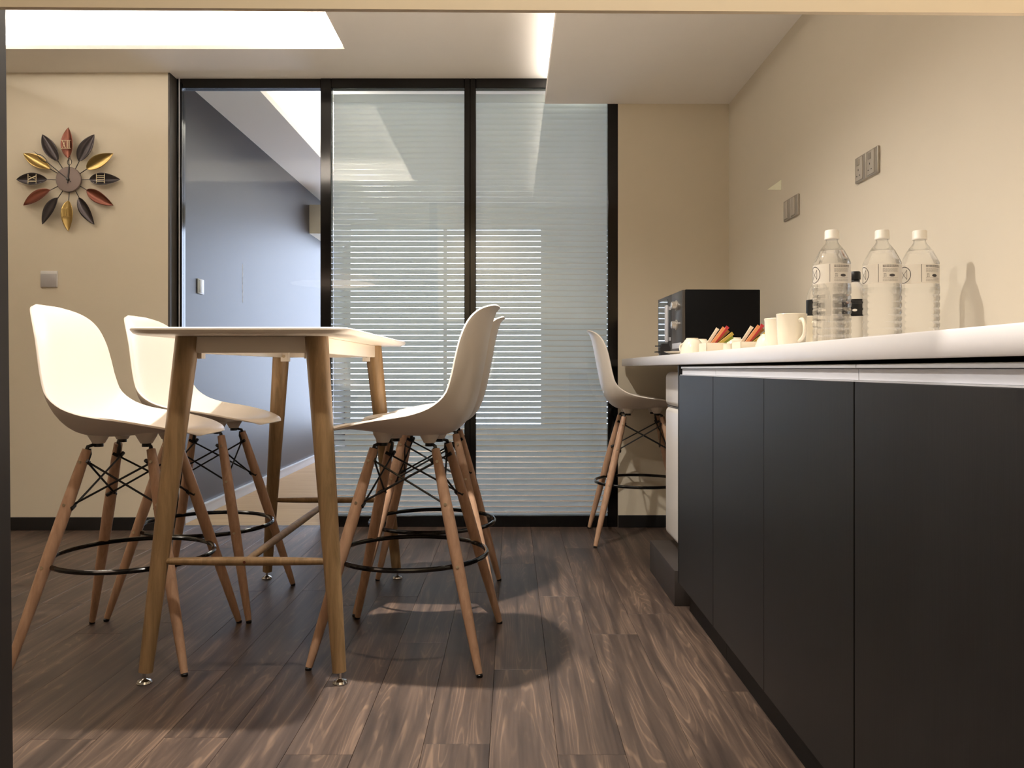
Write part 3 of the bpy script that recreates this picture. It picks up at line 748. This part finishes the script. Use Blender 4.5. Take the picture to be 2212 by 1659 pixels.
big_bottle(0.950, 2.05, math.radians(-3), 'large clear water bottle with white cap, middle of the three')
big_bottle(1.049, 2.055, math.radians(13), 'large clear water bottle with white cap, rightmost and closest to the wall')
def small_bottle(x, y, az, label):
    view = math.atan2(x, y)
    t = thing('small_bottle', label, 'bottle', (x, y, 0.9), -view+az, 'small bottles with black labels')
    MB().lathe([(0, 0.004), (0.02, 0.003), (0.028, 0.001), (0.0315, 0.008), (0.0325, 0.02), (0.0325, 0.045), (0.030, 0.075), (0.0305, 0.10), (0.0325, 0.125), (0.0325, 0.145), (0.029, 0.165), (0.020, 0.183), (0.013, 0.192), (0, 0.192)], 40).build('bottle_body', M_water, t, True, 50)
    MB().lathe([(0.0125, 0.1922), (0.0135, 0.194), (0.0135, 0.196), (0.012, 0.199), (0, 0.199)], 24).build('neck_ring', M_black_cap, t)
    MB().lathe([(0.0150, 0.199), (0.0155, 0.2), (0.0152, 0.219), (0.0135, 0.2215), (0, 0.222)], 28).build('cap', M_black_cap, t)
    R = 0.0336
    lb = patch(MB(), R, -PI, PI, 0.098, 0.142, 48).build('label', M_blab, t)
    ov = MB(); vs = []; R2 = R+0.0004
    for k in range(20):
        a = 2*PI*k/20; u = 0.0065*math.cos(a); z = 0.111+0.0035*math.sin(a); vs.append((R2*math.sin(u/R2), -R2*math.cos(u/R2), z))
    ov.add(vs, [tuple(range(20))]).build('oval_mark', M_capw, lb)
    pr = MB()
    for z in (0.138, 0.134, 0.130): ribbon(pr, [(-0.02+0.04*k/8, z) for k in range(9)], R2, 0.0006)
    pr.build('line_print', M_ink, lb)
small_bottle(0.968, 2.255, 0, 'small clear bottle with black cap and label seen between two large bottles')
small_bottle(0.868, 2.26, 0.4, 'small dark labelled bottle almost hidden behind the leftmost large bottle')

# ------------------------------------------------------------------ sockets and switches
def plate(par, name, y0, y1, z0, z1, mat):
    return MB().box(-0.009, 0.0, y0, y1, z0, z1, 0.0035, 3).build(name, mat, par)
so = thing('wall_socket', 'silver double power socket higher up the right wall, above the bottles', 'socket', (XR, 2.605, 1.511))
for s in (-1, 1):
    y0, y1 = (0.001, 0.084) if s > 0 else (-0.084, -0.001)
    p_ = plate(so, 'plate', y0, y1, -0.043, 0.043, M_socket); yc = (y0+y1)/2
    MB().box(-0.0115, -0.008, yc-0.020, yc+0.030, -0.037, 0.037, 0.001).build('face', M_sockd, p_)
    f = p_.children[-1] if p_.children else p_
    MB().box(-0.0135, -0.010, yc+0.000, yc+0.020, 0.012, 0.032, 0.001).build('rocker', M_socket, p_)
    for (dy, dz, w_, h_) in ((0.008, -0.003, 0.003, 0.006), (-0.003, -0.022, 0.005, 0.003), (0.019, -0.022, 0.005, 0.003)):
        MB().box(-0.0121, -0.0112, yc+dy-w_/2, yc+dy+w_/2, dz-h_/2, dz+h_/2).build('pin_hole', M_hole, p_)
so2 = thing('wall_switch', 'silver double switch plate further along the right wall toward the corner', 'switch', (XR, 3.312, 1.514))
for s in (-1, 1):
    y0, y1 = (0.001, 0.085) if s > 0 else (-0.085, -0.001); yc = (y0+y1)/2
    p_ = plate(so2, 'plate', y0, y1, -0.043, 0.043, M_socket)
    MB().box(-0.013, -0.008, yc-0.012, yc+0.030, -0.036, 0.036, 0.002).build('rocker', M_sockd, p_)
sk = MB().prism([(3.634, 1.663), (3.447, 1.664), (3.447, 1.62)], 'x', XR-0.0012, XR-0.0002).build('wall_light_patch', M_lightpatch, None, False)  # patch of light on the wall, put in as a flat pale triangle
tag(sk, 'small pale triangular light patch painted on the right wall above the switch plate', 'light patch')
s1 = thing('light_switch', 'silver light switch on the cream wall under the clock', 'switch', (-2.432, 4.2, 1.319))
MB().box(-0.0445, 0.0445, -0.008, 0, -0.043, 0.043, 0.003).build('plate', M_swhite, s1)
MB().box(-0.041, 0.041, -0.012, -0.007, -0.041, 0.028, 0.0015).build('rocker', M_sw, s1)
s2 = thing('light_switch', 'white light switch on the dark wall behind the clear glass', 'switch', (-1.80, 4.607, 1.322))
MB().box(0, 0.008, -0.043, 0.043, -0.043, 0.043, 0.003).build('plate', M_swhite, s2)
MB().box(0.007, 0.012, -0.03, 0.03, -0.036, 0.036, 0.0015).build('rocker', M_swhite, s2)
# thin uneven pale streak on the dark wall
rs = random.Random(3); pts = []
for k in range(15): pts.append((5.335+rs.uniform(-.006, .006), 1.55-0.26*k/14))
sm_ = MB(); vs = []; fs = []
for k, (y, z) in enumerate(pts):
    w_ = 0.002+0.006*abs(math.sin(k*1.3)); vs += [(-1.7995, y-w_, z), (-1.7995, y+w_, z)]
for k in range(14): fs.append((2*k, 2*k+1, 2*k+3, 2*k+2))
sm_.add(vs, fs).build('pale_streak', M_streak, dw, False)
# split air conditioner on the far dark wall
ac = thing('air_conditioner', 'ivory wall air conditioner high on the dark wall beyond the glass', 'air conditioner', (-1.80, 7.5, 2.05))
MB().prism([(0.0, 0.0), (0.13, 0.0), (0.19, 0.05), (0.205, 0.12), (0.205, 0.24), (0.195, 0.255), (0.0, 0.255)], 'y', -0.41, 0.41).build('casing', M_ac, ac)
MB().box(0.12, 0.2, -0.36, 0.36, -0.004, 0.012, 0.002, 1, Matrix.Rotation(-0.5, 4, 'Y')).build('louver', M_swhite, ac)

# ------------------------------------------------------------------ leaf clock
ck = thing('wall_clock', 'leaf petal wall clock with roman numerals on the cream wall', 'clock', (-2.32, 4.2, 1.838))
PX = 4.2/1725
def petal_mesh(mb, L_, W_, twist):
    n, m_ = 16, 8; vs = []; fs = []
    for i in range(n+1):
        u = i/n; hw = W_/2*(math.sin(PI*u**0.85))**0.8 if 0 < u < 1 else 0.0006
        for j in range(m_+1):
            v = -1+2*j/m_
            x = hw*v; z = u*L_; dep = 0.016*(v*v)*(hw/(W_/2))-0.006*math.sin(PI*u)
            p = Vector((x, -0.022-dep, z)); q = Matrix.Rotation(twist, 3, 'Z') @ Vector((x, -dep, 0))
            vs.append((q.x, -0.024+q.y-0.006*math.sin(PI*u), z))
    for i in range(n):
        for j in range(m_):
            q = i*(m_+1)+j; fs.append((q, q+1, q+m_+2, q+m_+1))
    return mb.add(vs, fs)
pm = [M_brown, M_char, M_gold, M_char, M_brown, M_char, M_gold, M_char, M_brown, M_char, M_gold, M_char]
def box_stroke(mb, x0, z0, x1, z1, wd):
    d = Vector((x1-x0, 0, z1-z0)); l = d.length; d.normalize(); nrm = Vector((-d.z, 0, d.x))*wd/2
    A = Vector((x0, 0, z0)); B = Vector((x1, 0, z1)); vs = []
    for yy in (-0.001, 0.001):
        for q in (A+nrm, B+nrm, B-nrm, A-nrm): vs.append((q.x, -0.044+yy, q.z))
    mb.add(vs, [(0, 1, 2, 3), (7, 6, 5, 4), (0, 4, 5, 1), (1, 5, 6, 2), (2, 6, 7, 3), (3, 7, 4, 0)])
for k in range(12):
    ang = -k*PI/6
    Ln, Wd = (0.163, 0.064)
    o = petal_mesh(MB(), Ln, Wd, 0.25 if k % 3 else 0.0).build('petal', pm[k], ck, True, 80)
    sm = o.modifiers.new('thickness', 'SOLIDIFY'); sm.thickness = 0.0016
    R = Matrix.Rotation(-ang, 4, 'Y'); o.matrix_local = R @ Matrix.Translation((0, 0, 0.109))
    sp = MB().tube([(0, -0.014, 0.05), (0, -0.022, 0.115)], 0.0022, 8).build('spoke', M_char, ck); sp.matrix_local = R
    if k % 3 == 0:
        nb = MB(); zc = 0.178; h = 0.021
        if k == 0:
            for s in ((-.020, -.004), (-.004, -.020)): box_stroke(nb, s[0], zc+h, s[1], zc-h, 0.0038 if s[0] < -.01 else 0.0016)
            for xx in (0.005, 0.015): box_stroke(nb, xx, zc-h, xx, zc+h, 0.0036)
        elif k == 3:
            for xx in (-0.014, -0.0045, 0.005, 0.014): box_stroke(nb, xx, zc-h, xx, zc+h, 0.0030)
        elif k == 9:
            box_stroke(nb, -0.014, zc-h, -0.014, zc+h, 0.0034)
            for s in ((-.005, .014), (.014, -.005)): box_stroke(nb, s[0], zc+h, s[1], zc-h, 0.0038 if s[0] < 0 else 0.0016)
        else:
            box_stroke(nb, -0.014, zc+h, -0.006, zc-h, 0.0034); box_stroke(nb, 0.002, zc+h, -0.006, zc-h, 0.0016); box_stroke(nb, 0.011, zc-h, 0.011, zc+h, 0.0034)
        for zz in (zc-h, zc+h): box_stroke(nb, -0.026, zz, 0.024, zz, 0.0022)
        q = nb.build('numeral', M_cream if k != 6 else M_gold, ck, False); q.matrix_local = R
MB().lathe([(0.066, 0.0), (0.066, 0.010), (0.064, 0.012), (0, 0.012)], 48, (0, -0.014, 0), Matrix.Rotation(PI/2, 4, 'X')).build('hub_disc', M_disc, ck)
MB().lathe([(0.040, 0.0), (0.040, 0.014)], 24, (0, 0, 0), Matrix.Rotation(PI/2, 4, 'X')).build('movement_box', M_char, ck)
def hand(ang, ln, wd, name):
    mb = MB(); y = -0.030
    for (a, b, w_) in ((-0.02, ln*0.62, wd), ):
        mb.box(-w_/2, w_/2, y-0.001, y+0.001, a, b)
    n = 14; rp = [(0.011*math.sin(2*PI*i/n)*(1 if ln > .1 else .9), y, ln*0.72+ln*0.13*math.cos(2*PI*i/n)) for i in range(n)]
    mb.tube(rp, 0.0016, 6, closed=True)
    mb.prism([(-0.002, ln*0.84), (0.002, ln*0.84), (0.0, ln)], 'y', y-0.001, y+0.001)
    o = mb.build(name, M_hand, ck); o.matrix_local = Matrix.Rotation(ang, 4, 'Y')
hand(math.radians(-50.5), 0.238, 0.004, 'minute_hand')
hand(math.radians(6), 0.125, 0.005, 'hour_hand')
MB().lathe([(0.008, 0.0), (0.008, 0.010), (0.005, 0.012), (0, 0.012)], 16, (0, -0.025, 0), Matrix.Rotation(PI/2, 4, 'X')).build('hand_boss', M_hand, ck)

# ------------------------------------------------------------------ lamps the glass reflects and that light the room
pd = thing('pendant_lamp', 'wide pale disc pendant lamp hanging near the left side, seen mirrored in the glass', 'lamp', (-1.60, 1.46, 0))
MB().lathe([(0.0, 1.618), (0.37, 1.618), (0.372, 1.605), (0.40, 1.607), (0.408, 1.64), (0.36, 1.675), (0.12, 1.70), (0.03, 1.72), (0.0, 1.72)], 64).build('shade', M_shade, pd)
MB().lathe([(0.0, 1.6075), (0.3705, 1.6075), (0.3705, 1.617), (0.0, 1.617)], 64).build('diffuser', M_diff, pd)
MB().tube([(0, 0, 1.71), (0, 0, CEIL)], 0.005, 8).build('cord', M_wire, pd)
MB().lathe([(0.06, CEIL-0.03), (0.06, CEIL)], 24).build('ceiling_rose', M_kick, pd)
for (x, y, lb) in ((-0.33, 2.42, 'round recessed downlight in the ceiling above the stools'), (-0.28, 1.47, 'round recessed downlight in the ceiling just beyond the header board'), (0.15, 0.76, 'added unseen downlight brightening the camera side of the header board')):  # last bezel belongs to the spot added for the header board
    d = thing('downlight', lb, 'lamp', (x, y, CEIL), 0, 'recessed ceiling downlights')
    n = MB(); prf = [(0.052, -0.0005), (0.052, -0.004), (0.040, -0.005), (0.037, -0.001)]
    n.lathe(prf, 32).build('bezel', M_swhite, d)
